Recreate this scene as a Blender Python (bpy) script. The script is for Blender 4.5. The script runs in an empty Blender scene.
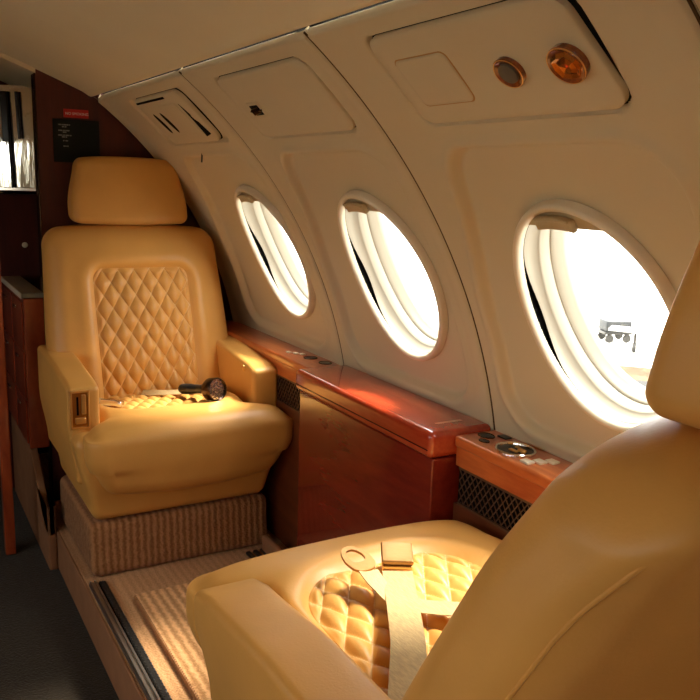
import bpy, bmesh, math, random
from math import sin, cos, pi, sqrt, radians, asin, atan2
from mathutils import Vector, Matrix
random.seed(4)
SC = bpy.context.scene
COL = SC.collection

# ------------------------------------------------------------------ helpers
def lerp(a, b, t): return a + (b - a) * t
def clamp(v, a=0.0, b=1.0): return max(a, min(b, v))
def sm(v, a, b):
    t = clamp((v - a) / (b - a)); return t * t * (3 - 2 * t)

class MB:
    """collects geometry for ONE mesh"""
    def __init__(s): s.v = []; s.f = []; s.uv = {}
    def add(s, vs, fs, uvs=None):
        n = len(s.v); s.v += [tuple(p) for p in vs]
        s.f += [tuple(i + n for i in f) for f in fs]
        if uvs:
            for i, u in enumerate(uvs): s.uv[n + i] = u
        return s
    def grid(s, nu, nv, fn, wrapu=False, keep=None):
        vs = []; uvs = []
        for j in range(nv + 1):
            for i in range(nu + (0 if wrapu else 1)):
                r = fn(i / nu, j / nv)
                if len(r) == 2: vs.append(r[0]); uvs.append(r[1])
                else: vs.append(r)
        W = nu if wrapu else nu + 1
        fs = []
        for j in range(nv):
            for i in range(nu):
                a = j * W + i; b = j * W + (i + 1) % W; c = (j + 1) * W + (i + 1) % W; d = (j + 1) * W + i
                if keep and not keep((i + .5) / nu, (j + .5) / nv): continue
                fs.append((a, b, c, d))
        return s.add(vs, fs, uvs or None)
    def box(s, x0, x1, y0, y1, z0, z1, r=0.0, fn=None, seg=3, n=(1, 1, 1)):
        return s.rbox((x0 + x1) / 2, (y0 + y1) / 2, (z0 + z1) / 2, abs(x1 - x0) / 2, abs(y1 - y0) / 2, abs(z1 - z0) / 2, r, fn, seg, n)
    def rbox(s, cx, cy, cz, hx, hy, hz, r=0.0, fn=None, seg=3, n=(1, 1, 1)):
        """rounded box with n extra divisions, optionally warped by fn(x,y,z)"""
        H = (hx, hy, hz); r = min(r, hx, hy, hz)
        def axis(h, k):
            if r <= 0: return [lerp(-h, h, i / k) for i in range(k + 1)]
            a = [-(h - r) - r * math.tan(pi / 4 * (1 - i / seg)) for i in range(seg)]
            m = [lerp(-(h - r), h - r, i / k) for i in range(k + 1)]
            b = [-q for q in reversed(a)]
            return a + m + b
        A = [axis(h, k) for h, k in zip(H, n)]
        idx = {}; vs = []; fs = []
        def vert(i, j, k):
            key = (i, j, k)
            if key in idx: return idx[key]
            p = [A[0][i], A[1][j], A[2][k]]
            if r > 0:
                c = [clamp(q, -(h - r), h - r) for q, h in zip(p, H)]
                d = [q - w for q, w in zip(p, c)]
                L = sqrt(sum(q * q for q in d)) or 1
                p = [w + q / L * r for w, q in zip(c, d)]
            x, y, z = p[0] + cx, p[1] + cy, p[2] + cz
            if fn: x, y, z = fn(x, y, z)
            idx[key] = len(vs); vs.append((x, y, z)); return idx[key]
        N = [len(a) - 1 for a in A]
        for ax in range(3):
            b, c = [q for q in range(3) if q != ax]
            for side in (0, N[ax]):
                for i in range(N[b]):
                    for j in range(N[c]):
                        q = []
                        for (di, dj) in ((0, 0), (1, 0), (1, 1), (0, 1)):
                            k = [0, 0, 0]; k[ax] = side; k[b] = i + di; k[c] = j + dj
                            q.append(vert(*k))
                        fs.append(tuple(q))
        return s.add(vs, fs)
    def tube(s, pts, r, n=10, closed=False, cap=True):
        P = [Vector(p) for p in pts]; m = len(P); vs = []
        R = r if isinstance(r, (list, tuple)) else [r] * m
        prev = None
        for i in range(m):
            if closed: t = P[(i + 1) % m] - P[i - 1]
            else: t = P[min(i + 1, m - 1)] - P[max(i - 1, 0)]
            t.normalize()
            if prev is None: a = t.orthogonal().normalized()
            else:
                a = prev - t * prev.dot(t); a.normalize()
            prev = a; b = t.cross(a)
            for k in range(n):
                w = 2 * pi * k / n
                vs.append(P[i] + (a * cos(w) + b * sin(w)) * R[i])
        fs = []
        for i in range(m if closed else m - 1):
            for k in range(n):
                i2 = (i + 1) % m
                fs.append((i * n + k, i * n + (k + 1) % n, i2 * n + (k + 1) % n, i2 * n + k))
        if not closed and cap:
            fs.append(tuple(range(n))[::-1]); fs.append(tuple((m - 1) * n + k for k in range(n)))
        return s.add(vs, fs)
    def lathe(s, prof, M, n=32, ax=1.0, ay=1.0, fac=0):
        """prof [(r,h)...] turned about local z of matrix M"""
        vs = []; fs = []
        for (r, h) in prof:
            for k in range(n):
                w = 2 * pi * k / n
                rr = r * (1 + (fac if k % 2 else -fac))
                vs.append(M @ Vector((rr * ax * cos(w), rr * ay * sin(w), h)))
        for i in range(len(prof) - 1):
            for k in range(n):
                fs.append((i * n + k, i * n + (k + 1) % n, (i + 1) * n + (k + 1) % n, (i + 1) * n + k))
        fs.append(tuple(range(n))[::-1]); fs.append(tuple((len(prof) - 1) * n + k for k in range(n)))
        return s.add(vs, fs)
    def ribbon(s, pts, wd, w, t=0.0015, per=8):
        """flat webbing along a smoothed path; wd = across directions"""
        P = [Vector(p) for p in pts]; m = len(P); Q = []
        D = [Vector(d) for d in wd] if isinstance(wd[0], (tuple, list, Vector)) else [Vector(wd)] * m
        for i in range(m - 1):
            p0, p1, p2, p3 = P[max(i - 1, 0)], P[i], P[i + 1], P[min(i + 2, m - 1)]
            for k in range(per):
                u = k / per
                q = 0.5 * ((2 * p1) + (p2 - p0) * u + (2 * p0 - 5 * p1 + 4 * p2 - p3) * u * u + (3 * p1 - p0 - 3 * p2 + p3) * u ** 3)
                Q.append((q, D[i].lerp(D[i + 1], u)))
        Q.append((P[-1], D[-1]))
        vs = []; fs = []; uvs = []; L = 0
        for i, (q, d) in enumerate(Q):
            tg = (Q[min(i + 1, len(Q) - 1)][0] - Q[max(i - 1, 0)][0]).normalized()
            d = (d - tg * d.dot(tg)).normalized(); nn = tg.cross(d).normalized()
            if i: L += (q - Q[i - 1][0]).length
            for (a, b) in ((-1, -1), (1, -1), (1, 1), (-1, 1)):
                vs.append(q + d * a * w / 2 + nn * b * t / 2); uvs.append((a * w / 2, L))
        for i in range(len(Q) - 1):
            for k in range(4):
                fs.append((i * 4 + k, i * 4 + (k + 1) % 4, i * 4 + 4 + (k + 1) % 4, i * 4 + 4 + k))
        fs.append((3, 2, 1, 0)); e = (len(Q) - 1) * 4; fs.append((e, e + 1, e + 2, e + 3))
        return s.add(vs, fs, uvs)
    def build(s, name, mat, parent=None, smooth=35, **props):
        me = bpy.data.meshes.new(name); me.from_pydata(s.v, [], s.f)
        if s.uv:
            L = me.uv_layers.new(name='UVMap')
            for lp in me.loops: L.data[lp.index].uv = s.uv.get(lp.vertex_index, (0, 0))
        bm = bmesh.new(); bm.from_mesh(me)
        bmesh.ops.recalc_face_normals(bm, faces=bm.faces)
        if smooth:
            lim = radians(smooth)
            for f in bm.faces: f.smooth = True
            for e in bm.edges:
                if len(e.link_faces) == 2 and e.calc_face_angle(0) > lim: e.smooth = False
        bm.to_mesh(me); bm.free()
        me.materials.append(mat)
        o = bpy.data.objects.new(name, me); COL.objects.link(o)
        if parent: o.parent = parent
        for k, v in props.items(): o[k] = v
        return o

def empty(name, loc=(0, 0, 0), rz=0.0, **props):
    o = bpy.data.objects.new(name, None); o.empty_display_size = .05; COL.objects.link(o)
    o.location = loc; o.rotation_euler = (0, 0, rz)
    for k, v in props.items(): o[k] = v
    return o
def thing(name, label, cat, loc=(0, 0, 0), rz=0.0, group=None):
    o = empty(name, loc, rz, label=label, category=cat)
    if group: o['group'] = group
    return o
def loc_to(t, fn=None):
    """world -> local of an unrotated empty"""
    L = t.location.copy()
    return lambda x, y, z: (x - L.x, y - L.y, z - L.z)
def rebase(mb, t):
    M = (Matrix.Translation(t.location) @ Matrix.Rotation(t.rotation_euler.z, 4, 'Z')).inverted()
    mb.v = [tuple(M @ Vector(p)) for p in mb.v]; return mb

# ------------------------------------------------------------------ materials
def srgb(r, g, b):
    f = lambda c: (c / 255 / 12.92) if c / 255 <= .04045 else ((c / 255 + .055) / 1.055) ** 2.4
    return (f(r), f(g), f(b), 1)
def mat(name, col, rough=.5, metal=0.0, coat=0.0, bump=None, var=None, spec=.5, emit=None, coatr=.08, sheen=0):
    m = bpy.data.materials.new(name); m.use_nodes = True
    nt = m.node_tree; N = nt.nodes; L = nt.links; b = N['Principled BSDF']
    b.inputs['Base Color'].default_value = col; b.inputs['Roughness'].default_value = rough
    b.inputs['Metallic'].default_value = metal; b.inputs['Coat Weight'].default_value = coat
    b.inputs['Coat Roughness'].default_value = coatr
    b.inputs['Specular IOR Level'].default_value = spec
    b.inputs['Sheen Weight'].default_value = sheen
    if emit:
        b.inputs['Emission Color'].default_value = emit[0]; b.inputs['Emission Strength'].default_value = emit[1]
    tc = N.new('ShaderNodeTexCoord')
    if var:  # (scale, amount, stretch)
        mp = N.new('ShaderNodeMapping'); mp.inputs['Scale'].default_value = var[2]
        no = N.new('ShaderNodeTexNoise'); no.inputs['Scale'].default_value = var[0]; no.inputs['Detail'].default_value = 5
        L.new(tc.outputs['Object'], mp.inputs['Vector']); L.new(mp.outputs['Vector'], no.inputs['Vector'])
        mr = N.new('ShaderNodeMapRange'); mr.inputs[1].default_value = .3; mr.inputs[2].default_value = .7
        mr.inputs[3].default_value = 1 - var[1]; mr.inputs[4].default_value = 1 + var[1]
        L.new(no.outputs['Fac'], mr.inputs[0])
        mx = N.new('ShaderNodeMix'); mx.data_type = 'RGBA'; mx.blend_type = 'MULTIPLY'; mx.inputs['Factor'].default_value = 1
        mx.inputs['A'].default_value = col; L.new(mr.outputs[0], mx.inputs['B']); L.new(mx.outputs['Result'], b.inputs['Base Color'])
    if bump:  # (scale, strength, distance, stretch)
        mp = N.new('ShaderNodeMapping'); mp.inputs['Scale'].default_value = bump[3] if len(bump) > 3 else (1, 1, 1)
        no = N.new('ShaderNodeTexNoise'); no.inputs['Scale'].default_value = bump[0]; no.inputs['Detail'].default_value = 3
        L.new(tc.outputs['Object'], mp.inputs['Vector']); L.new(mp.outputs['Vector'], no.inputs['Vector'])
        bp = N.new('ShaderNodeBump'); bp.inputs['Strength'].default_value = bump[1]; bp.inputs['Distance'].default_value = bump[2]
        L.new(no.outputs['Fac'], bp.inputs['Height']); L.new(bp.outputs['Normal'], b.inputs['Normal'])
    return m

LEATHER = srgb(216, 160, 82)
M = {}
M['wall'] = mat('wall_vinyl', srgb(207, 193, 159), .55, bump=(420, .12, .001), var=(3, .025, (1, 1, 1)))
M['ceiling'] = mat('ceiling_vinyl', srgb(226, 216, 182), .65, bump=(350, .15, .001), var=(4, .03, (1, 1, 1)))
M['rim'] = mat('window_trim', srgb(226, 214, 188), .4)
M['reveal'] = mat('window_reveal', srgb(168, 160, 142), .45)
M['black'] = mat('black_gap', (.006, .006, .006, 1), .9, spec=.05)
M['leather'] = mat('leather', LEATHER, .42, bump=(260, .22, .0012), var=(7, .07, (1, 1, 1)), spec=.4)
M['skirtleather'] = M['leather']
M['piping'] = mat('leather_piping', srgb(186, 138, 76), .5)
M['gap_shadow'] = mat('seam_shadow', srgb(92, 70, 44), .8, spec=.1)  # brown standing in for shadow in the wall panel joints
M['plastic'] = mat('cream_plastic', srgb(205, 190, 155), .45)
M['chrome'] = mat('chrome', (.75, .73, .70, 1), .12, 1)
M['gold'] = mat('gold', srgb(238, 190, 112), .3, .85, bump=(60, .1, .001))
M['goldbrushed'] = mat('brushed_gold', srgb(176, 132, 80), .42, .85, bump=(90, .3, .002))
M['dark'] = mat('black_plastic', (.012, .011, .010, 1), .35)
M['alu'] = mat('brushed_aluminium', (.52, .50, .46, 1), .35, 1, bump=(30, .4, .001, (8, .3, 8)))
M['bronze2'] = mat('dark_bronze_rim', srgb(70, 50, 34), .25, .9)
M['white'] = mat('white_button', srgb(225, 215, 190), .4)
M['webbing'] = mat('webbing', srgb(188, 160, 110), .75, bump=(420, .5, .0015, (1, .3, 1)), var=(260, .14, (1, .25, 1)))
M['red'] = mat('red_sign', srgb(190, 25, 30), .5)
M['textw'] = mat('white_lettering', srgb(215, 205, 195), .6)
M['textg'] = mat('grey_lettering', srgb(150, 150, 140), .6)
M['placard'] = mat('black_placard', (.008, .011, .008, 1), .6, spec=.2)
M['mirror'] = mat('mirror', (.80, .82, .80, 1), .04, 1, bump=(7, .12, .01, (6, 1, .4)))
M['glass_lens'] = mat('lens', (.9, .9, .88, 1), .15, 1, bump=(110, .8, .004))
M['shade'] = mat('shade_plastic', srgb(186, 168, 130), .5)

def wood(name, c1, c2, rough=.28, coat=.8, scale=3.0, stretch=(6, .9, 6), fig=1.0):
    m = bpy.data.materials.new(name); m.use_nodes = True
    nt = m.node_tree; N = nt.nodes; L = nt.links; b = N['Principled BSDF']
    b.inputs['Roughness'].default_value = rough; b.inputs['Coat Weight'].default_value = coat; b.inputs['Coat Roughness'].default_value = .06
    tc = N.new('ShaderNodeTexCoord'); mp = N.new('ShaderNodeMapping'); mp.inputs['Scale'].default_value = stretch
    n1 = N.new('ShaderNodeTexNoise'); n1.inputs['Scale'].default_value = scale; n1.inputs['Detail'].default_value = 8; n1.inputs['Distortion'].default_value = 1.2 * fig
    n2 = N.new('ShaderNodeTexNoise'); n2.inputs['Scale'].default_value = scale * 9; n2.inputs['Detail'].default_value = 4
    L.new(tc.outputs['Object'], mp.inputs['Vector']); L.new(mp.outputs['Vector'], n1.inputs['Vector']); L.new(mp.outputs['Vector'], n2.inputs['Vector'])
    ad = N.new('ShaderNodeMath'); ad.operation = 'MULTIPLY_ADD'; ad.inputs[1].default_value = .3
    L.new(n2.outputs['Fac'], ad.inputs[0]); L.new(n1.outputs['Fac'], ad.inputs[2])
    cr = N.new('ShaderNodeValToRGB'); cr.color_ramp.elements[0].position = .45; cr.color_ramp.elements[1].position = .85
    cr.color_ramp.elements[0].color = c1; cr.color_ramp.elements[1].color = c2
    L.new(ad.outputs[0], cr.inputs['Fac']); L.new(cr.outputs['Color'], b.inputs['Base Color'])
    return m
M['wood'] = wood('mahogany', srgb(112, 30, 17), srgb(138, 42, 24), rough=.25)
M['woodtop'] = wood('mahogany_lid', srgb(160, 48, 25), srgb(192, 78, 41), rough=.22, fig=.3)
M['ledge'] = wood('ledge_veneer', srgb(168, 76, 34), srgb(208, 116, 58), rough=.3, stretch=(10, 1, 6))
M['wooddark'] = wood('bulkhead_veneer', srgb(62, 20, 12), srgb(90, 34, 20), rough=.5, coat=.0, stretch=(5, 5, .7))
M['woodmid'] = wood('galley_veneer', srgb(140, 52, 26), srgb(186, 88, 46), rough=.3, stretch=(3, 1, 1))
M['burl'] = wood('burl_bronze', srgb(92, 38, 14), srgb(168, 88, 38), rough=.15, coat=1, scale=40, stretch=(1, 1, 1))

def carpet(name, c, rib_axis=0, rib=95.0, ribamt=.45, size=220):
    m = bpy.data.materials.new(name); m.use_nodes = True
    nt = m.node_tree; N = nt.nodes; L = nt.links; b = N['Principled BSDF']
    b.inputs['Roughness'].default_value = .95; b.inputs['Specular IOR Level'].default_value = .1; b.inputs['Sheen Weight'].default_value = .15
    tc = N.new('ShaderNodeTexCoord')
    no = N.new('ShaderNodeTexNoise'); no.inputs['Scale'].default_value = size; no.inputs['Detail'].default_value = 2
    L.new(tc.outputs['Object'], no.inputs['Vector'])
    wv = N.new('ShaderNodeTexWave'); wv.inputs['Scale'].default_value = rib; wv.inputs['Distortion'].default_value = 2.0
    wv.inputs['Detail Scale'].default_value = 5; wv.bands_direction = 'XYZ'[rib_axis]
    L.new(tc.outputs['Object'], wv.inputs['Vector'])
    mx = N.new('ShaderNodeMix'); mx.data_type = 'FLOAT'; mx.inputs['Factor'].default_value = ribamt
    L.new(no.outputs['Fac'], mx.inputs['A']); L.new(wv.outputs['Fac'], mx.inputs['B'])
    cr = N.new('ShaderNodeValToRGB'); cr.color_ramp.elements[0].position = .2; cr.color_ramp.elements[1].position = .8
    cr.color_ramp.elements[0].color = (c[0] * .56, c[1] * .48, c[2] * .38, 1); cr.color_ramp.elements[1].color = (min(1, c[0] * 1.25), min(1, c[1] * 1.25), min(1, c[2] * 1.3), 1)
    L.new(mx.outputs['Result'], cr.inputs['Fac']); L.new(cr.outputs['Color'], b.inputs['Base Color'])
    bp = N.new('ShaderNodeBump'); bp.inputs['Strength'].default_value = .8; bp.inputs['Distance'].default_value = .004
    L.new(mx.outputs['Result'], bp.inputs['Height']); L.new(bp.outputs['Normal'], b.inputs['Normal'])
    return m
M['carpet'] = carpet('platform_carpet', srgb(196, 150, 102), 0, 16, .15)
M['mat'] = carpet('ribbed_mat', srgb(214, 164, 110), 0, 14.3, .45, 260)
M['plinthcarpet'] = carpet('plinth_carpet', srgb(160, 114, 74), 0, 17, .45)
M['aisle'] = carpet('aisle_carpet', srgb(48, 39, 24), 0, 10, .05)
M['fascia'] = mat('fascia_carpet', srgb(150, 104, 70), .9, bump=(300, .5, .002), var=(14, .12, (1, 1, 1)))

def quiltmat(name, w, h):
    """leather with stitched diamond lines, following the sheet's own UV in metres"""
    m = M['leather'].copy(); m.name = name
    nt = m.node_tree; N = nt.nodes; L = nt.links; b = N['Principled BSDF']
    src = b.inputs['Base Color'].links[0].from_socket
    tc = N.new('ShaderNodeTexCoord'); sp = N.new('ShaderNodeSeparateXYZ'); L.new(tc.outputs['UV'], sp.inputs[0])
    def math_(op, a, c=None, d=None):
        n = N.new('ShaderNodeMath'); n.operation = op
        for i, q in enumerate((a, c, d)):
            if q is None: continue
            if isinstance(q, (int, float)): n.inputs[i].default_value = q
            else: L.new(q, n.inputs[i])
        return n.outputs[0]
    A = math_('MULTIPLY', sp.outputs[0], 1 / w); B = math_('MULTIPLY', sp.outputs[1], 1 / h)
    outs = []
    for op in ('ADD', 'SUBTRACT'):
        a = math_(op, A, B); other = math_('SUBTRACT' if op == 'ADD' else 'ADD', A, B)
        fr = math_('ABSOLUTE', math_('SUBTRACT', math_('FRACT', math_('ADD', a, .5)), .5))
        line = math_('LESS_THAN', fr, .016)
        dash = math_('GREATER_THAN', math_('FRACT', math_('MULTIPLY', other, 9)), .3)
        outs.append(math_('MULTIPLY', line, dash))
    st = math_('MAXIMUM', outs[0], outs[1])
    mx = N.new('ShaderNodeMix'); mx.data_type = 'RGBA'; L.new(st, mx.inputs['Factor']); L.new(src, mx.inputs['A'])
    mx.inputs['B'].default_value = srgb(236, 204, 150); L.new(mx.outputs['Result'], b.inputs['Base Color'])
    return m
QW, QH = .047, .074
M['quilt'] = quiltmat('quilted_leather', QW, QH)

def glassmat():
    m = bpy.data.materials.new('cabin_pane'); m.use_nodes = True
    nt = m.node_tree; N = nt.nodes; L = nt.links; N.remove(N['Principled BSDF'])
    t = N.new('ShaderNodeBsdfTransparent'); t.inputs[0].default_value = (.97, .98, .97, 1)
    g = N.new('ShaderNodeBsdfGlossy'); g.inputs['Roughness'].default_value = .05
    mx = N.new('ShaderNodeMixShader'); mx.inputs[0].default_value = .05; L.new(t.outputs[0], mx.inputs[1]); L.new(g.outputs[0], mx.inputs[2])
    L.new(mx.outputs[0], N['Material Output'].inputs['Surface']); return m
M['pane'] = glassmat()

# ------------------------------------------------------------------ cabin section (circular arc)
CX, CZ, R = -.1065, .3336, 1.187
def Wp(y, s, d=0.0):
    """s = arc length up the wall, d = distance towards the cabin"""
    p = s / R; r = R - d
    return Vector((CX + r * cos(p), y, CZ + r * sin(p)))
def S(z): return R * asin((z - CZ) / R)
def Wframe(y, s, d=0.0):
    """matrix: local x = -y (towards the tail), local y = up the wall, local z = into the cabin"""
    p = s / R; n = Vector((-cos(p), 0, -sin(p))); t = Vector((-sin(p), 0, cos(p))); x = t.cross(n)
    Mx = Matrix((x, t, n)).transposed().to_4x4(); Mx.translation = Wp(y, s, d); return Mx
Y0, DY = .607, .626
SEAM_S = S(1.281); BOT_S = S(.50)
WS = (S(.665) + S(1.031)) / 2 - .004
EDGES = [-1.271, -.645, -.019, .555, 1.233, 1.859, 2.662]
WINY = [-.93, -.32, .29, .903, 1.496, 2.099]
def rr_sd(x, y, x0, x1, y0, y1, r):
    cx, cy = (x0 + x1) / 2, (y0 + y1) / 2; hx, hy = (x1 - x0) / 2 - r, (y1 - y0) / 2 - r
    qx, qy = abs(x - cx) - hx, abs(y - cy) - hy
    return math.hypot(max(qx, 0), max(qy, 0)) + min(max(qx, qy), 0) - r
PS0, PS1 = S(1.144), S(1.256)     # overhead service panel band
def wall_panel(y0, y1, wy, last):
    L, Rr = (y1 if not last else 2.54), (.607 if y0 == .555 else y0)
    iS0, iS1 = S(.60), S(1.108)
    psu = (Rr + .075, L - .135)
    def relief(y, s):
        yl = L - .055
        sh = .085 * sm(s, .50, .84)
        d = rr_sd(y + (sh * clamp((y - Rr) / (L - Rr)) ), s, Rr + .062, yl, iS0, iS1, .085)
        o = -.015 * sm(-d, -.005, .010) + .0055 * math.exp(-((d - .010) / .011) ** 2)
        # seams
        o -= .008 * (1 - sm(min(y1 - y, y - y0), .0, .006))
        o += .003 * math.exp(-((y - y0 - .022) / .016) ** 2)
        o -= .010 * (1 - sm(SEAM_S - s, 0, .008))
        # pocket for the service panel
        dp = rr_sd(y, s, psu[0] - .004, psu[1] + .004, PS0 - .004, PS1 + .004, .03)
        o -= .010 * sm(-dp, -.001, .004)
        if last: o += .012 * math.exp(-((y - 2.62) / .02) ** 2) - .012 * sm(y, 2.62, 2.66)
        return o
    m = MB()
    fine = y0 > .5; ny = int((y1 - y0) / (.003 if fine else .008)); ns = int((SEAM_S - BOT_S) / (.0035 if fine else .008))
    a, b = .158, .194
    def fn(u, v):
        y = lerp(y0, y1, u); s = lerp(BOT_S, SEAM_S, v); return Wp(y, s, relief(y, s))
    def keep(u, v):
        y = lerp(y0, y1, u); s = lerp(BOT_S, SEAM_S, v)
        return ((y - wy) / a) ** 2 + ((s - WS) / b) ** 2 > 1
    m.grid(ny, ns, fn, keep=keep)
    return m.build('wall_right', M['wall'], None, 60, kind='structure')
panels = []
for i in range(6):
    panels.append(wall_panel(EDGES[i], EDGES[i + 1], WINY[i], i == 5))

def window(idx, wy):
    root = empty('window_%d' % idx, Wp(wy, WS), 0, kind='structure')
    def ring(m, rings, n=96):
        m.grid(n, len(rings) - 1, lambda u, v: rings[round(v * (len(rings) - 1))](2 * pi * u), wrapu=True)
    def E(a, b, d, ga=0.0, dd=0.0):
        def f(t):
            g = max(0, cos(t + .14)) ** 11
            return Wp(wy + (a - ga * g) * cos(t), WS + (b - ga * g) * sin(t), d - dd * g)
        return f
    m = MB(); ring(m, [E(.169, .206, -.014), E(.168, .205, -.002), E(.165, .202, .002), (E(.161, .198, .003)), E(.157, .194, .001), E(.1545, .1915, -.004), E(.154, .191, -.012)])
    rebase(m, root).build('window_frame', M['rim'], root, 60)
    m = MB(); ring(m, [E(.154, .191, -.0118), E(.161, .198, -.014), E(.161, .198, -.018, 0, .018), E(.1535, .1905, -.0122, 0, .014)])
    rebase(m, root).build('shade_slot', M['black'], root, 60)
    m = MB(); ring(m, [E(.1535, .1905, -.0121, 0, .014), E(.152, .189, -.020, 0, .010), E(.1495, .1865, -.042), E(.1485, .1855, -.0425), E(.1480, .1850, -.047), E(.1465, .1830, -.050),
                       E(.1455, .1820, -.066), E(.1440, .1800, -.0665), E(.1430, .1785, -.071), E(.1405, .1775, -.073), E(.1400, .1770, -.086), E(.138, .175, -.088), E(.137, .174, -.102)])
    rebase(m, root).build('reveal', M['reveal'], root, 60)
    m = MB()
    m.grid(48, 6, lambda u, v: Wp(wy + .1390 * (v) * cos(2 * pi * u), WS + .1760 * v * sin(2 * pi * u), -.090), wrapu=True)
    rebase(m, root).build('pane', M['pane'], root, 60)
    # fabric shade raised to the top with its pull tab
    m = MB(); dz = -.0095; sb = WS + .158
    top = lambda y: WS + .191 * sqrt(max(0, 1 - ((y - wy) / .154) ** 2))
    hw = .154 * sqrt(1 - (.158 / .191) ** 2)
    def sh(u, v, d):
        y = wy + hw * (2 * u - 1); return Wp(y, lerp(sb, top(y), v), d)
    m.grid(24, 4, lambda u, v: sh(u, v, dz)); m.grid(24, 4, lambda u, v: sh(u, v, dz - .004))
    m.grid(24, 1, lambda u, v: sh(u, 0, dz - .004 * v))
    sh_o = rebase(m, root).build('window_shade', M['shade'], root, 60)
    F = Wframe(wy + .018, sb + .012, dz)
    m = MB()
    def hf(x, y, z):
        yy = y - .0045 * (x / .04) ** 2 * 1.0; return tuple(F @ Vector((x, yy, z)))
    m.rbox(0, 0, .005, .040, .011, .006, .005, hf, 3, (8, 2, 1))
    m.rbox(0, .010, .010, .036, .0035, .005, .003, hf, 3, (8, 1, 1))
    rebase(m, root).build('handle', M['shade'], sh_o if False else root, 50)
    return root
for ye in EDGES[1:-1]:
    m = MB(); m.tube([tuple(Wp(ye, lerp(BOT_S, SEAM_S, k / 60), -.0028)) for k in range(61)], [.0020 - .0006 * sin(k / 60 * pi) for k in range(61)], 8)
    m.build('joint_shadow', M['gap_shadow'], None, 60, kind='structure')  # dark strip added to draw the shadow line of the joint
    m = MB(); m.grid(4, 60, lambda u, v: Wp(ye + lerp(-.03, .03, u), lerp(BOT_S, SEAM_S + .01, v), -.022))
    m.build('seam_light_block', M['black'], None, 60, kind='structure')  # unseen black strip added behind the joint to block leaking daylight
wins = [window(i + 1, y) for i, y in enumerate(WINY)]
# the opposite side of the cabin mirrors this one
for i, p in enumerate(panels):
    q = p.copy(); q.name = 'wall_left'; COL.objects.link(q); q.scale.x = -1
for i, w in enumerate(wins):
    q = w.copy(); q.name = 'window_%d' % (i + 7); COL.objects.link(q); q.location.x = -w.location.x; q.scale.x = -1
    for ch in w.children:
        c = ch.copy(); COL.objects.link(c); c.parent = q

# ceiling
def ceil_z(x): return 1.577 - .45 * sqrt(x * x + .0625)
def ceiling(y0, y1):
    m = MB()
    XS = .6085
    def fn(u, v):
        x = lerp(-XS, XS, u); z = ceil_z(x) + .001
        e = XS - abs(x)
        z += .010 * (1 - sm(e, 0, .012)) - .004 * math.exp(-((e - .02) / .012) ** 2)
        return (x, lerp(y0, y1, v), z)
    m.grid(160, 8, fn)
    return m.build('ceiling', M['ceiling'], None, 60, kind='structure')
ceiling(-1.30, 2.662); 
m = MB()
m.grid(40, 2, lambda u, v: (lerp(-.62, .62, u), lerp(2.70, 3.4, v), ceil_z(lerp(-.62, .62, u)) - .004))
m.build('ceiling', M['ceiling'], None, 60, kind='structure')
# arch trim over the galley opening
m = MB()
m.grid(60, 3, lambda u, v: (lerp(-.60, .434, u), [2.650, 2.650, 2.71, 2.71][round(v * 3)], ceil_z(lerp(-.60, .434, u)) + [.012, -.012, -.012, .012][round(v * 3)]))
m.build('trim_1', M['ceiling'], None, 40, kind='structure')
# lower side walls, and unseen black bars added to block daylight at the ceiling seams
for sx, nm in ((1, 'wall_right'), (-1, 'wall_left')):
    m = MB()
    m.box(min(sx * 1.075, sx * 1.10), max(sx * 1.075, sx * 1.10), -1.33, 3.4, -.30, .58)
    m.build(nm, M['fascia'], None, 0, kind='structure')
    m = MB()
    a_, b_ = sorted((sx * .603, sx * .70)); m.box(a_, b_, -1.33, 3.42, 1.2965, 1.34)
    m.build(nm, M['black'], None, 0, kind='structure')
    m = MB()   # plain side lining beside the galley
    m.grid(2, 30, lambda u, v: (sx * (CX + R * cos(lerp(.1, .93, v))), lerp(2.655, 3.42, u), CZ + R * sin(lerp(.1, .93, v))))
    m.build(nm, M['wall'], None, 60, kind='structure')

# end walls
m = MB(); m.box(-1.2, 1.2, -1.33, -1.28, -.30, 1.6); m.build('wall_rear', M['wooddark'], None, 0, kind='structure')
m = MB(); m.box(-1.2, 1.2, 3.40, 3.44, -.30, 1.6); m.build('wall_front', M['wooddark'], None, 0, kind='structure')
m = MB(); m.box(.432, 1.14, 2.658, 2.70, -.12, 1.52); m.build('wall_bulkhead', M['wooddark'], None, 0, kind='structure')
m = MB(); m.box(.4290, .4335, 2.652, 2.703, .0, 1.34, .002); m.build('trim_2', M['bronze2'], None, 0, kind='structure')
# left galley bulkhead (beyond the frame)
m = MB(); m.box(-1.14, -.432, 2.658, 2.70, -.12, 1.52); m.build('wall_bulkhead', M['wooddark'], None, 0, kind='structure')

# floors
m = MB(); m.box(-.41, .405, -1.3, 3.42, -.16, -.12); m.build('floor', M['aisle'], None, 0, kind='structure')
for sx in (1, -1):
    m = MB(); a, b = sorted((sx * .4055, sx * 1.08)); m.box(a, b, -1.3, 3.42, -.16, 0.0)
    m.build('floor', M['carpet'], None, 0, kind='structure')
m = MB()
m.box(.3975, .4053, -1.3, 3.3, -.12, -.001, .003, n=(1, 60, 3)); m.build('trim_3', M['fascia'], None, 60, kind='structure')
m = MB()
m.box(.372, .3965, 2.40, 3.12, -.12, .19, .006, fn=lambda x, y, z: (x, y, z - (.19 * sm(y, 2.75, 2.40) if z > .1 else 0)), n=(1, 20, 3)); 
kp = m.build('kick_panel', M['fascia'], None, 50, label='tan carpeted kick panel at aisle edge below the galley cabinet', category='panel')

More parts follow.
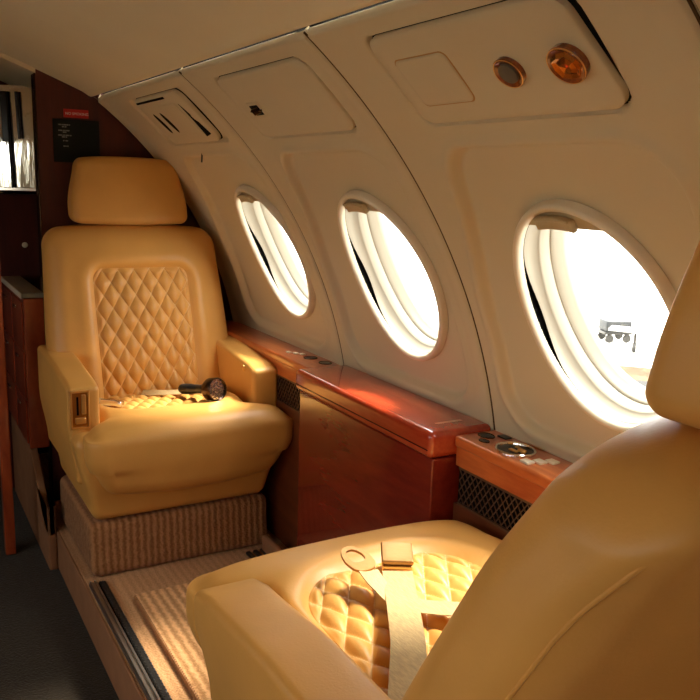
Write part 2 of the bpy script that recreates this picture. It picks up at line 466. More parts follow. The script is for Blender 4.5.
# ------------------------------------------------------------------ rails on the platform
m = MB()
m.box(.4065, .4285, .2, 2.02, .0, .012, .003); m.box(.409, .4135, .2, 2.02, .012, .016, .001); m.box(.4205, .425, .2, 2.02, .012, .016, .001)
rail = m.build('seat_rail', M['alu'], None, 40, label='silver metal rail along the platform edge beside the aisle', category='rail')
m = MB()
def braid(x, y, z):
    return (x + .0014 * sin(y * 520), y, z + (.0016 * sin(y * 520 + x * 900) if z > .005 else 0))
m.box(.432, .449, .2, 2.02, .0, .011, .004, fn=braid, n=(3, 520, 1))
m.build('braided_cable', M['dark'], None, 60, label='black braided strip running along the inner side of the silver rail', category='cable')
# ribbed mat
m = MB()
def matw(x, y, z): return (x + .0, y, z)
m.box(.493, .93, .9, 1.905, .0005, .016, .012, fn=lambda x, y, z: (x, y, z), seg=4, n=(12, 12, 1))
m.build('floor_mat', M['mat'], None, 60, label='tan ribbed carpet mat with stitched edge lying in front of the near seat', category='mat')
m = MB()
for k in range(110):
    y = 1.895 - k * .0085
    m.rbox(.4945, y, .008, .0035, .0028, .0075, .002)
tmp = [o for o in bpy.data.objects if o.name == 'floor_mat'][0]
m.build('edge_stitching', M['plinthcarpet'], tmp, 50)
# dark floor tracks and cable duct beside the cabinet
m = MB()
for k in range(3):
    m.box(.845 + k * .022, .858 + k * .022, 1.30, 2.02, .0, .008, .002)
m.build('floor_track', M['dark'], None, 40, label='dark ribbed seat track in the carpet beside the wood cabinet', category='seat track')
m = MB(); m.box(.893, .9135, 1.24, 2.02, .0, .05, .008)
m.build('cable_duct', M['fascia'], None, 40, label='tan carpeted duct along the foot of the wood cabinet', category='duct')

# ------------------------------------------------------------------ ledges
def grille(m, y0, y1, z0, z1, x):
    p = .0165
    n = int((y1 - y0) / p)
    hgt = z1 - z0
    for k in range(-6, n + 1):
        for sgn in (1, -1):
            a = y0 + k * p; 
            ya, yb = (a, a + hgt * .75) if sgn > 0 else (a + hgt * .75, a)
            za, zb = z0, z1
            # clip to the frame
            def clip(ya, za, yb, zb):
                lo, hi = 0.0, 1.0
                dy = yb - ya
                for lim, sg in ((y0, 1), (y1, -1)):
                    fa = (ya - lim) * sg; fb = (yb - lim) * sg
                    if fa < 0 and fb < 0: return None
                    if fa < 0: lo = max(lo, fa / (fa - fb))
                    if fb < 0: hi = min(hi, fa / (fa - fb))
                if hi <= lo: return None
                return ya + dy * lo, za + (zb - za) * lo, ya + dy * hi, za + (zb - za) * hi
            c = clip(ya, za, yb, zb)
            if c: m.tube([(x, c[0], c[1]), (x, c[2], c[3])], .0013, 4)
def ledge(y0, y1, label, ends):
    t = thing('side_ledge', label, 'ledge', (1.01, (y0 + y1) / 2, 0))
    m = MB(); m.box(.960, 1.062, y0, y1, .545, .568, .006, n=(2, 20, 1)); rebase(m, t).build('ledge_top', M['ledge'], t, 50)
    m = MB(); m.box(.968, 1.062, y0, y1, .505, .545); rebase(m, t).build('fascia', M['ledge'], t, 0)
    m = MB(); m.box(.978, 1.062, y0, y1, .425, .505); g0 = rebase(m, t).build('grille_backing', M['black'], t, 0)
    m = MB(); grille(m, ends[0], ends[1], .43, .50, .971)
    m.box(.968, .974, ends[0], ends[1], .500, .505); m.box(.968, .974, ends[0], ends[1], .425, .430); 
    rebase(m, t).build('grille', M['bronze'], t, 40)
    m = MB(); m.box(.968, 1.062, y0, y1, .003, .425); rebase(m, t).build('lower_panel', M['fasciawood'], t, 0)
    return t
M['bronze'] = mat('bronze_mesh', srgb(112, 84, 62), .4, .6)
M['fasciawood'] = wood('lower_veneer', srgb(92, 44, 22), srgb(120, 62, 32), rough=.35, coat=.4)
ledge(-1.25, 1.2355, 'orange-brown veneer side ledge with cup recess and mesh grille beside the near seat', (.2, 1.225))
ledge(1.8445, 2.652, 'orange-brown veneer side ledge under the far window beside the far seat', (1.86, 2.6))

# fittings on the ledges
def on_top(x, y, z=.568): return Matrix.Translation((x, y, z))
GR = 'small fittings set in the ledges'
def disc(name, x, y, rx, ry, label, rot=0.0):
    t = thing(name, label, 'ashtray' if name == 'ashtray' else 'socket', (x, y, .568))
    Mx = Matrix.Rotation(rot, 4, 'Z')
    m = MB(); prof = [(1, .0), (1.0, .0012), (.94, .0018), (.86, .0014), (.84, .0005)]
    m.lathe([(r, h) for r, h in prof], Mx, 40, rx, ry); m.build('rim', M['chrome'] if name == 'cup_holder' else M['bronze2'], t, 40)
    m = MB(); m.lathe([(.84, .0006), (.8, .0010), (.2, .0008), (.02, .0007)], Mx, 40, rx, ry); m.build('insert', M['dark'], t, 40)
    return t
t = thing('cup_holder', 'large oval chrome-ringed cup recess in the near ledge behind white buttons', 'cup holder', (1.006, 1.108, .568))
m = MB(); m.lathe([(.0, 0), (1, .0), (1.0, .004), (.95, .006), (.88, .0045), (.86, .0008), (.0, .0008)], Matrix.Identity(4), 48, .036, .042); m.build('rim', M['chrome'], t, 40)
m = MB(); m.lathe([(.86, .0009), (.8, .002), (.5, .0015), (.03, .001)], Matrix.Identity(4), 40, .036, .042); m.build('dish', M['dark'], t, 40)
m = MB(); m.rbox(.004, -.014, .004, .006, .008, .0025, .002); m.rbox(-.008, -.004, .0035, .004, .010, .0015, .001); m.rbox(.012, .006, .0035, .003, .006, .0015, .001)
m.lathe([(.005, .002), (.0045, .007), (.001, .0075)], Matrix.Translation((.0, -.022, 0)), 16)
m.build('flap', M['gold'], t, 40)
disc('speaker_jack', 1.016, 1.205, .015, .020, 'larger dark oval socket at the cabinet end of the near ledge')
disc('speaker_jack', .990, 1.180, .009, .013, 'smaller dark oval socket near the front edge of the near ledge')
m = MB(); m.box(1.034, 1.050, 1.168, 1.194, .567, .5705, .001)
m.build('switch_plate', M['dark'], None, 40, label='small square black switch against the wall on the near ledge', category='switch')
for k, (x, y) in enumerate([(.982, 1.048), (1.003, 1.038), (1.024, 1.028)]):
    m = MB(); m.rbox(0, 0, .0015, .0088, .0110, .0025, .0015)
    lab = ['white push button on the near ledge, nearest the grille edge', 'white push button on the near ledge, middle of the row of three', 'white push button on the near ledge, nearest the wall'][k]
    b = m.build('push_button', M['white'], None, 50, label=lab, category='button', group='white push buttons on the near ledge'); b.location = (x, y, .568)
disc('air_outlet', 1.022, 1.985, .020, .020, 'dark round outlet on the far ledge nearer the far seat')
disc('air_outlet', 1.030, 1.912, .018, .020, 'dark round outlet on the far ledge nearer the wood cabinet')
for k, (x, y) in enumerate([(.998, 2.075), (1.010, 2.055), (1.022, 2.035)]):
    m = MB(); m.rbox(0, 0, .0012, .0058, .0090, .002, .001)
    lab = ['small white button on the far ledge, farthest left of the row', 'small white button on the far ledge, middle of the row', 'small white button on the far ledge, closest to the outlets'][k]
    b = m.build('push_button', M['white'], None, 50, label=lab, category='button', group='small white buttons on the far ledge'); b.location = (x, y, .568)

# ------------------------------------------------------------------ wood cabinet between the ledges
t = thing('storage_cabinet', 'glossy mahogany table cabinet with rounded lid between the two seats', 'cabinet', (.98, 1.54, 0))
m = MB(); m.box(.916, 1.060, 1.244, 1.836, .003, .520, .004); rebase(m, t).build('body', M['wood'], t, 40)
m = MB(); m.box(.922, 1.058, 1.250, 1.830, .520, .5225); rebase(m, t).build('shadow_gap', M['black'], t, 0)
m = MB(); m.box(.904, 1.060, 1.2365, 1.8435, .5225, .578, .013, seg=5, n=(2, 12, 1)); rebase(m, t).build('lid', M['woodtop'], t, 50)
m = MB(); m.box(.9030, .9060, 1.246, 1.834, .5395, .5415, .0008); rebase(m, t).build('lid_groove', M['black'], t, 0)
m = MB(); m.box(.950, 1.016, 1.284, 1.292, .5778, .5788, .0004)
for k in range(16):
    m.box(.953 + k * .004, .9555 + k * .004, 1.281, 1.284, .5778, .5786)
rebase(m, t).build('silver_strip', M['chrome'], t, 0)  # thin silver strip with a row of small marks

# ------------------------------------------------------------------ seats
def quilt_puff(x, y, amp):
    a = x / QW + y / QH; b = x / QW - y / QH
    return amp * (abs(sin(pi * a)) ** .55) * (abs(sin(pi * b)) ** .55)

def seat(X, Yf, rz, label, cxs=0.0, nary=.085, head_w=.177, head_lean=.7, depth=.40, zj=.43, lean=17, arms=((-.295, -.213, .12, .53), (.213, .295, .12, .535)), head_dy=0.0, top=.905, hb=.903, ht=1.108, back_w=.262, tp=1.0, drop=.018):
    t = thing('cabin_seat', label, 'seat', (X, Yf, 0), rz)
    tl = math.tan(radians(lean))
    by = depth                          # front face of the backrest where it meets the cushion
    yb_end = by + .15
    # carpeted plinth
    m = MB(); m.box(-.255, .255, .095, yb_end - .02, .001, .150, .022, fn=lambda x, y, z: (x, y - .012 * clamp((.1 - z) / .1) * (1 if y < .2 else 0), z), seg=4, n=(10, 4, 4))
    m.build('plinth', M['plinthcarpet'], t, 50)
    # leather bucket
    def bw(x, y, z):
        k = lerp(.84, 1.0, sm(z, .15, .42)); return (x * k, lerp(y + .035 * (1 if y < .2 else 0), y, sm(z, .15, .30)), z)
    m = MB(); m.box(-.293, .293, .055, yb_end, .155, .40, .030, fn=bw, seg=4, n=(8, 8, 10)); m.build('bucket', M['leather'], t, 60)
    # cushion
    zb_ = .222
    q0, q1, qh, qr = .145, by + .03, .168, .105          # quilted insert extents
    def crown(x, y):
        e = rr_sd(x, y, -qh, qh, q0, q1 + .1, qr)
        c = .010 * (1 - (x / .29) ** 2) - .016 * sm(y, .12, .42)
        return c - .015 * sm(-e, -.012, .010) + .005 * math.exp(-((e - .03) / .022) ** 2)
    def cw(x, y, z):
        f = sm(z, .395, .425)
        ny_ = nary if x < 0 else .085
        k = lerp(1, .735, sm(y, ny_, ny_ + .05)); k *= lerp(.86, 1, sm(z, .225, .36))
        # plump nose
        y2 = y
        if y < .15: y2 = y + .030 * (1 - sm(z, .225, .36)) * (1 - sm(y, .05, .15))
        z2 = z + crown(x * k, y) * f
        if y < .12: z2 += .02 * (1 - f) * (x / .29) ** 2 * (1 if z < .3 else 0)
        z2 -= .020 * (abs(x) / .29) ** 6 * f * (1 - sm(y, .1, .2)) + .010 * (1 - sm(y, .0, .10)) * f
        sh_ = cxs * (1 - sm(y, .085, .135))
        return (x * k * (1 - sh_) + sh_, y2, z2)
    m = MB(); m.box(-.292, .292, .0, by + .09, zb_, zj, .048, fn=cw, seg=7, n=(44, 44, 8)); m.build('seat_cushion', M['leather'], t, 60)
    m = MB()
    def qf(u, v):
        y = lerp(q0 + .001, q1, v); dy = max(0, qr - (y - q0)); w = qh - (qr - sqrt(max(0, qr * qr - dy * dy)))
        x = w * (2 * u - 1); e = min((1 - abs(2 * u - 1)) * w, (y - q0)) 
        z = zj + crown(x, y) + quilt_puff(x, y, .011) * sm(e, 0, .02) + .006 * sm(e, 0, .006) - .004
        return ((x, y, z), (x, y))
    m.grid(150, 120, qf); m.build('quilted_seat_insert', M['quilt'], t, 80)
    # backrest
    th = .125
    def prof_w(z):
        return back_w * lerp(1.06, tp, sm(z, .50, .90))
    bq0, bq1, bqh, bqr = .40, .785, .147, .040
    def bulge(x, z):
        e = rr_sd(x, z, -bqh, bqh, bq0 - .1, bq1, bqr)
        b = .030 * (1 - (abs(x) / .262) ** 3) * sm(z, .30, .45) + .004
        b = b * (1 - .4 * sm(z, .82, .91))
        return b - .017 * sm(-e, -.014, .010) + .007 * math.exp(-((e - .028) / .02) ** 2)
    def rear(x, z): return .030 * (1 - (x / .262) ** 2) * (1 - ((z - .62) / .36) ** 2)
    def lean_y(z): return (z - zj) * tl
    def bf(x, y, z):
        f = sm(by + th * .5 - y, 0, th * .4); g = sm(y - by - th * .5, 0, th * .4)
        k = prof_w(z) / back_w
        x2 = x * k
        z2 = z - drop * (abs(x) / back_w) ** 3 * sm(z, .7, .9)
        return (x2, y + lean_y(z) - bulge(x2, z) * f + rear(x, z) * g, z2)
    m = MB(); m.box(-back_w, back_w, by, by + th, .30, top, .050, fn=bf, seg=7, n=(50, 6, 60)); br = m.build('backrest', M['leather'], t, 60)
    m = MB()
    def bqf(u, v):
        z = lerp(bq0, bq1 - .001, v); dz = max(0, bqr - (bq1 - z)); w = bqh - (bqr - sqrt(max(0, bqr * bqr - dz * dz)))
        x = w * (2 * u - 1); e = min((1 - abs(2 * u - 1)) * w, (bq1 - z))
        y = by + lean_y(z) - bulge(x, z) - quilt_puff(x, z, .012) * sm(e, 0, .02) - .006 * sm(e, 0, .006) + .004
        return ((x, y, z), (x, z))
    m.grid(150, 190, bqf); m.build('quilted_back_insert', M['quilt'], t, 80)
    # piping lines: around the inserts and over the rear panel
    pts = []
    def rrpath(h, z0, z1, r):
        P = [(-h, z0)]
        for k in range(9): a = pi - k / 8 * pi / 2; P.append((-h + r + r * cos(a), z1 - r + r * sin(a)))
        for k in range(9): a = pi / 2 - k / 8 * pi / 2; P.append((h - r + r * cos(a), z1 - r + r * sin(a)))
        P.append((h, z0)); return P
    P = rrpath(back_w - .010, .34, top - .010, .06); Q = []
    for (a, b) in zip(P[:-1], P[1:]):
        n = max(1, int(math.dist(a, b) / .02))
        for k in range(n): Q.append((lerp(a[0], b[0], k / n), lerp(a[1], b[1], k / n)))
    m = MB(); Q3 = []
    for x, z in Q:
        p3 = bf(x, by + th - .020, z); Q3.append((p3[0], p3[1] + .0006, p3[2]))
    m.tube(Q3, .0020, 6)
    m.build('rear_seam', M['leather'], br, 50)
    # headrest
    hy = by + .055 + (top - zj) * tl + head_dy
    hw_ = head_w
    def hf(x, y, z):
        v = (z - hb) / (ht - hb)
        k = lerp(1.0, .86, sm(v, .25, 1)); y2 = y + (z - hb) * tl * head_lean - .012 * (1 - (x / hw_) ** 2) * (1 if y < hy else -1)
        return (x * k, y2, z - .010 * (abs(x) / hw_) ** 3 * sm(v, .5, 1) + .006 * (abs(x) / hw_) ** 2 * (1 - sm(v, 0, .4)))
    m = MB(); m.box(-hw_, hw_, hy - .05, hy + .05, hb, ht, .026, fn=hf, seg=6, n=(20, 4, 14)); hr = m.build('headrest', M['leather'], t, 60)
    for sx in (-1, 1):
        m = MB(); m.tube([(sx * .06, hy, top - .05), (sx * .06, hy + .004, hb + .03)], .006, 10)
        m.build('headrest_post', M['chrome'], t, 40)
    # arms
    for (x0, x1, y0, z1) in arms:
        sgn = -1 if x0 < 0 else 1
        def af(x, y, z, sgn=sgn, z1=z1):
            v = sm(z, .26, .42)
            return (x * lerp(.93, 1, v), y + .012 * (1 - v) * (1 if y < .3 else 0), z + (.020 * sm(y, .15, .42) - .012 * (1 - sm(y, y0, y0 + .06))) * (1 if z > z1 - .06 else 0))
        m = MB(); m.box(x0, x1, y0, by + .17, .25, z1, .014, fn=af, seg=4, n=(4, 14, 8)); a = m.build('armrest', M['leather'], t, 60)
        m = MB(); xm = (x0 + x1) / 2
        m.tube([(xm, y0 + .004 + .0, z1 - .03), (xm, y0 + .018, z1 - .0125), (xm, y0 + .05, z1 + .0005 - .004), (xm, y0 + .1, z1 + .0005), (xm, by + .1, z1 + .020)], .0018, 6)
        if z1 < .5: m.build('arm_seam', M['piping'], a, 50)
    return t, by, tl

far, fby, ftl = seat(.678, 1.965, 0, 'tan quilted leather seat facing the camera against the wood bulkhead', cxs=.016, depth=.395, lean=17)
near, nby, ntl = seat(.680, 1.215, pi, 'tan leather seat in the foreground seen from behind with buckled belt on its cushion', depth=.548, lean=27.5, head_lean=.35,
     arms=((-.292, -.213, .22, .40), (.202, .308, .115, .452)), head_dy=-.01, head_w=.170, nary=.2, top=.883, hb=.870, ht=1.08, back_w=.262, tp=.93, drop=.055)

# latch plate on the far seat's aisle arm, button on the other arm
FX, FY = .678, 1.965
p = empty('latch_plate', (-.265, .119, .461)); p.parent = far
def part(mb, name, mt, par, **k): return mb.build(name, mt, par, 40, **k)
m = MB(); 
for (a, b, c, d) in ((-.024, -.019, -.050, .050), (.019, .024, -.050, .050), (-.024, .024, .045, .050), (-.024, .024, -.050, -.045)):
    m.box(a, b, -.006, .004, c, d, .0015)
part(m, 'bezel', M['gold'], p)
m = MB(); m.box(-.019, .019, -.001, .003, -.045, .045); part(m, 'backing', mat('amber_plate', srgb(176, 112, 44), .3, .7), p)
m = MB(); m.box(-.008, -.003, -.0025, .0, -.014, .034); part(m, 'slot', M['black'], p)
m = MB(); m.box(.004, .015, -.007, .0, -.012, .040, .002); m.box(-.013, .014, -.010, .0, -.036, -.020, .003); part(m, 'lever', M['gold'], p)
m = MB(); m.lathe([(.0, 0), (.010, 0), (.010, .002), (.006, .0035), (.0, .0035)], Matrix.Translation((.2125, .185, .515)) @ Matrix.Rotation(-pi / 2, 4, 'Y') @ Matrix.Scale(.6, 4, (0, 1, 0)), 20)
part(m, 'arm_button', M['gold'], far)

# ------------------------------------------------------------------ belts
b = thing('seat_belt', 'open cream lap belt with gold square buckle lying on the near seat cushion', 'seat belt', (.66, .96, .43))
d1 = Vector((-.50, -.866, 0)); ac = Vector((.866, -.50, 0))
m = MB(); m.ribbon([(.672, .990, .452), (.658, .963, .449), (.622, .895, .4445), (.582, .824, .445), (.545, .768, .446), (.508, .714, .448), (.48, .67, .45)], tuple(ac), .048, .0018)
rebase(m, b).build('webbing', M['webbing'], b, 50)
F = Matrix.Translation((.688, 1.017, .462)) @ Matrix((ac, -d1, Vector((0, 0, 1)))).transposed().to_4x4() @ Matrix.Rotation(radians(6), 4, 'X')
tf = lambda x, y, z: tuple(F @ Vector((x, y, z)))
bk = empty('buckle', (0, 0, 0)); bk.parent = b
m = MB(); m.rbox(0, 0, -.006, .024, .030, .006, .002, tf); rebase(m, b).build('buckle_body', M['gold'], bk, 40)
m = MB(); m.rbox(0, .001, .005, .0255, .029, .004, .0025, tf, 3, (4, 4, 1)); rebase(m, b).build('buckle_flap', M['goldbrushed'] if 'goldbrushed' in M else M['chrome'], bk, 40)
# tongue
m = MB(); m.ribbon([(.619, .992, .464), (.622, .965, .453), (.634, .934, .4395), (.668, .895, .438), (.73, .855, .439), (.82, .81, .441)], [(.80, .60, 0), (.75, .66, .0), (.6, .8, 0), (.4, .9, 0), (.4, .9, 0), (.4, .9, 0)], .040, .0018)
rebase(m, b).build('tongue_webbing', M['webbing'], b, 50)
T = Matrix.Translation((.614, 1.018, .473)) @ Matrix((Vector((.985, .17, 0)), Vector((-.17, .985, 0)), Vector((0, 0, 1)))).transposed().to_4x4() @ Matrix.Rotation(radians(14), 4, 'X')
m = MB(); out = []; inn = []
for k in range(32):
    a = 2 * pi * k / 32
    sx = .024 * (abs(cos(a)) ** .7) * (1 if cos(a) > 0 else -1); sy = .030 * (abs(sin(a)) ** .7) * (1 if sin(a) > 0 else -1)
    sx *= lerp(1, .72, clamp(sy / .03))
    out.append((sx, sy)); inn.append((sx * .60, sy * .52 + .006))
vs = []; n = 32
for z in (.0022, -.0022):
    vs += [tuple(T @ Vector((x, y, z))) for x, y in out] + [tuple(T @ Vector((x, y, z))) for x, y in inn]
fs = []
for k in range(n):
    k2 = (k + 1) % n
    fs += [(k, k2, n + k2, n + k), (2 * n + k, 3 * n + k, 3 * n + k2, 2 * n + k2), (k, 2 * n + k, 2 * n + k2, k2), (n + k, n + k2, 3 * n + k2, 3 * n + k)]
m.add(vs, fs); rebase(m, b).build('tongue_plate', M['goldbrushed'], b, 40)

b = thing('seat_belt', 'cream lap belt with silver tip tucked against the far seat backrest', 'seat belt', (.62, 2.25, .42))
m = MB(); m.ribbon([(.475, 2.30, .428), (.50, 2.262, .432), (.530, 2.235, .428)], (.6, .8, 0), .045, .002); rebase(m, b).build('webbing', M['webbing'], b, 50)
m = MB(); Fb = Matrix.Translation((.528, 2.222, .434)) @ Matrix.Rotation(radians(-28), 4, 'Z') @ Matrix.Rotation(radians(-10), 4, 'X')
m.rbox(0, 0, 0, .030, .018, .009, .004, lambda x, y, z: tuple(Fb @ Vector((x, y, z - .005 * sm(x, 0, .03)))), 3, (3, 2, 1)); rebase(m, b).build('buckle_body', M['chrome'], b, 40)
m = MB(); m.ribbon([(.640, 2.325, .424), (.675, 2.290, .430), (.715, 2.268, .432), (.76, 2.27, .430), (.80, 2.29, .43)], (.0, .9, .35), .022, .002); rebase(m, b).build('end_webbing', M['webbing'], b, 50)

# flashlight
fl = thing('flashlight', 'black flashlight with faceted silver head lying on the far seat cushion', 'flashlight', (.775, 2.15, .445))
ax = Vector((.050, -.120, 0.022)).normalized()
Fm = ax.to_track_quat('Z', 'Y').to_matrix().to_4x4(); Fm.translation = Vector((-.022, .030, .014))
m = MB(); m.lathe([(.0, -.06), (.012, -.06), (.0145, -.055), (.0145, -.01), (.0135, -.008), (.0135, .030), (.015, .034), (.015, .05), (.02, .062)], Fm, 28)
for k in range(6):
    m.lathe([(.0150, -.05 + k * .006), (.0156, -.048 + k * .006), (.0150, -.046 + k * .006)], Fm, 24)
m.build('barrel', M['dark'], fl, 40)
m = MB(); m.lathe([(.016, .040), (.029, .060), (.0325, .066), (.0335, .094), (.032, .097), (.030, .095), (.030, .090)], Fm, 28); m.build('head_ring', M['bronze2'], fl, 40)
m = MB(); m.lathe([(.030, .091), (.020, .082), (.010, .076), (.004, .072)], Fm, 14, fac=.06); m.build('reflector', M['glass_lens'], fl, 5)

# ------------------------------------------------------------------ overhead service panels
def rr_outline(y0, y1, s0, s1, r, n=8, slant=0.0):
    P = []
    for (cy, cs, a0) in ((y1 - r, s1 - r, 0), (y0 + r, s1 - r, pi / 2), (y0 + r, s0 + r, pi), (y1 - r, s0 + r, 3 * pi / 2)):
        for k in range(n + 1):
            a = a0 + k / n * pi / 2; P.append([cy + r * cos(a), cs + r * sin(a)])
    if slant:
        for p in P:
            if p[0] < (y0 + y1) / 2: p[0] += slant * clamp((p[1] - s0) / (s1 - s0))
    return P
def plate(y0, y1, s0, s1, r, d0, d1, bev=.0015, slant=0.0, rows=10):
    """slab that follows the curved wall"""
    m = MB(); P = rr_outline(y0, y1, s0, s1, r, slant=slant); n = len(P)
    cy, cs = (y0 + y1) / 2, (s0 + s1) / 2
    rings = [(1, d0, 0), (1, d1 - bev, 0), (1, d1, bev)]
    vs = []
    def shrink(p, e):
        vy, vs_ = cy - p[0], cs - p[1]; return (p[0] + math.copysign(min(e, abs(vy)), vy), p[1] + math.copysign(min(e, abs(vs_)), vs_))
    for (_, d, e) in rings:
        for p in P:
            q = shrink(p, e); vs.append(Wp(q[0], q[1], d))
    for k in range(1, rows + 1):
        f = 1 - k / rows
        for p in P:
            q = shrink(p, bev); vs.append(Wp(lerp(cy, q[0], f), lerp(cs, q[1], f), d1))
    R_ = 3 + rows; fs = []
    for j in range(R_ - 1):
        for k in range(n): fs.append((j * n + k, j * n + (k + 1) % n, (j + 1) * n + (k + 1) % n, (j + 1) * n + k))
    m.add(vs, fs); return m
def psu(y0, y1, label, slant=0.0):
    s0, s1 = PS0, PS1
    t = thing('service_panel', label, 'overhead panel', Wp((y0 + y1) / 2, (s0 + s1) / 2))
    rebase(plate(y0 - .002, y1 + .002, s0 - .002, s1 + .002, .028, -.012, -.0085), t).build('gap_shadow', M['black'], t, 40)  # black plate standing in for the deep shadow inside the pocket
    rebase(plate(y0 + .001, y1 - .001, s0 + .001, s1 - .001, .028, -.008, .002, .002, slant), t).build('cover_plate', M['wall'], t, 50)
    return t
def mount(mb, t): return rebase(mb, t)
# near panel with two air outlets
L3 = (.607 + .075, 1.233 - .135)
t = psu(L3[0], L3[1], 'overhead service panel nearest the camera with two bronze outlets and a small hatch', slant=.016)
pl = plate(.940, 1.062, S(1.170), S(1.228), .012, .0, .0042, .0012); mount(pl, t).build('hatch', M['wall'], t, 50)
pl = plate(.938, 1.064, S(1.170) - .0018, S(1.228) + .0018, .012, .001, .0024, .0002); mount(pl, t).build('hatch_gap', M['piping'], t, 50)
F = Wframe(.838, S(1.197), .002)
m = MB(); m.lathe([(.0, 0), (.0235, 0), (.024, .006), (.021, .0075), (.016, .005), (.0145, .0045), (0, .0045)], F, 40, 1, .95); g = mount(m, t).build('air_outlet', M['burl'], t, 40)
m = MB(); m.lathe([(.0155, .004), (.015, .0075), (.008, .0085), (.001, .0087)], F, 32, 1, .95); mount(m, t).build('nozzle', mat('grey_nozzle', srgb(92, 86, 74), .5), g, 40)
m = MB(); m.tube([tuple(F @ Vector((.0225 * cos(k * pi / 20), .0215 * sin(k * pi / 20), .0068))) for k in range(40)], .0008, 6, closed=True); mount(m, t).build('trim_ring', M['gold'], g, 40)
F = Wframe(.733, S(1.198), .002)
m = MB(); m.lathe([(.0, 0), (.0265, 0), (.0275, .008), (.0250, .011), (.020, .009), (0, .007)], F, 40, 1, .95); g = mount(m, t).build('reading_light', M['burl'], t, 40)
m = MB(); m.lathe([(.0215, .0085), (.018, .0125), (.013, .0100), (.008, .0130), (.0005, .0120)], F @ Matrix.Rotation(.4, 4, 'Z') @ Matrix.Rotation(.12, 4, 'X'), 9, fac=.06)
mount(m, t).build('lens_facets', mat('amber_metal', srgb(205, 130, 58), .14, .85), g, 0)
m = MB(); m.tube([tuple(F @ Vector((.0262 * cos(k * pi / 20), .025 * sin(k * pi / 20), .0100))) for k in range(40)], .0009, 6, closed=True); mount(m, t).build('trim_ring', M['gold'], g, 40)
# middle panel with a swivel light
t = psu(1.233 + .075, 1.859 - .135, 'overhead service panel above the middle window with one swivel reading light')
sy, ss = 1.640, S(1.197)
pl = plate(sy - .030, sy + .030, ss - .020, ss + .020, .008, .0, .005, .0015); g = mount(pl, t).build('reading_light', M['wall'], t, 50)
pl = plate(sy - .022, sy + .018, ss - .013, ss + .013, .003, .003, .0058, .0003); mount(pl, t).build('opening', M['black'], g, 50)
F = Wframe(sy, ss, .005)
m = MB(); m.rbox(0.004, 0, .003, .013, .008, .004, .003, lambda x, y, z: tuple(F @ (Matrix.Rotation(.35, 4, 'Y') @ Vector((x, y, z))))); m.tube([tuple(F @ Vector((-.024, 0, .002))), tuple(F @ Vector((.028, 0, .002)))], .0022, 8)
mount(m, t).build('lamp', M['bronze2'], g, 40)
# far panel with slots
t = psu(1.859 + .125, 2.54 - .175, 'overhead service panel above the far window with open hatch and dark slots')
pl = plate(2.10, 2.345, S(1.2465), S(1.2505), .0015, .0, .0036, .0001); mount(pl, t).build('top_slot', M['black'], t, 50)
def slot(y0, s0, y1, s1, w0, w1, name, mt, d=.0026):
    a = Vector((y0, s0)); b_ = Vector((y1, s1)); tg = (b_ - a).normalized(); nn = Vector((-tg.y, tg.x)); m = MB()
    def f(u, v):
        w = lerp(w0, w1, u) * (sin(pi * u) ** .4 if w0 == w1 else 1); q = a.lerp(b_, u) + nn * (v - .5) * w; return Wp(q.x, q.y, d)
    m.grid(12, 2, f); 
    def f2(u, v):
        w = lerp(w0, w1, u) * (sin(pi * u) ** .4 if w0 == w1 else 1); q = a.lerp(b_, u) + nn * (v - .5) * w; return Wp(q.x, q.y, d - .001)
    m.grid(12, 2, f2)
    mount(m, t).build(name, mt, t, 40)
pl = plate(2.055, 2.175, S(1.163), S(1.236), .006, .0, .0042, .001, slant=.012); mount(pl, t).build('hatch', M['wall'], t, 50)
slot(2.240, S(1.222), 2.225, S(1.172), .026, .026, 'air_slot', M['black'])
slot(2.300, S(1.222), 2.285, S(1.172), .026, .026, 'air_slot', M['black'])
slot(2.046, S(1.232), 2.030, S(1.160), .003, .044, 'hatch_gap', M['black'])
# short pull cord under the far panel
m = MB(); a = Wp(2.19, S(1.118), .004); m.tube([tuple(a + Vector((0, 0, .012))), tuple(a), tuple(a + Vector((-.001, 0, -.022)))], .0022, 8)
m.build('pull_cord', M['dark'], None, 40, label='short black cord hanging below the far overhead panel', category='cord')

# ------------------------------------------------------------------ bulkhead signs
def text(s, size, loc, mt, par, name):
    cu = bpy.data.curves.new(name, 'FONT'); cu.body = s; cu.size = size; cu.extrude = .0003; cu.align_x = 'CENTER'; cu.align_y = 'CENTER'
    cu.materials.append(mt); o = bpy.data.objects.new(name, cu); COL.objects.link(o); o.rotation_euler = (pi / 2, 0, 0); o.location = loc
    bpy.context.view_layer.update(); me = bpy.data.meshes.new_from_object(o.evaluated_get(bpy.context.evaluated_depsgraph_get())); bpy.data.objects.remove(o)
    o = bpy.data.objects.new(name, me); COL.objects.link(o); o.rotation_euler = (pi / 2, 0, 0); o.location = loc; o.parent = par; return o
t = thing('no_smoking_sign', 'small red sign with white lettering above the black placard', 'sign', (.547, 2.656, 1.2315))
m = MB(); m.box(-.037, .037, -.003, .001, -.0125, .0125, .001); m.build('plate', M['red'], t, 0)
text('NO SMOKING', .0108, (0.002, -.0034, -.001), M['textw'], t, 'lettering')
t = thing('placard', 'black placard with rows of grey writing on the wood bulkhead behind the far headrest', 'placard', (.546, 2.656, 1.150))
m = MB(); m.box(-.069, .069, -.003, .001, -.064, .064, .004); m.build('plate', M['placard'], t, 40)
m = MB(); random.seed(3)
for row, (z, a, b_) in enumerate([(.047, -.053, -.020), (.041, -.042, -.030), (.030, -.053, -.019), (.025, -.040, -.030), (.016, -.054, -.016), (.011, -.043, -.028), (.000, -.040, -.026), (-.016, -.040, -.026)]):
    x = a
    while x < b_:
        w = random.choice((.0014, .002, .0026)); m.box(x, x + w, -.0036, -.003, z - .0018, z + .0018); x += w + random.choice((.0008, .001, .0022))
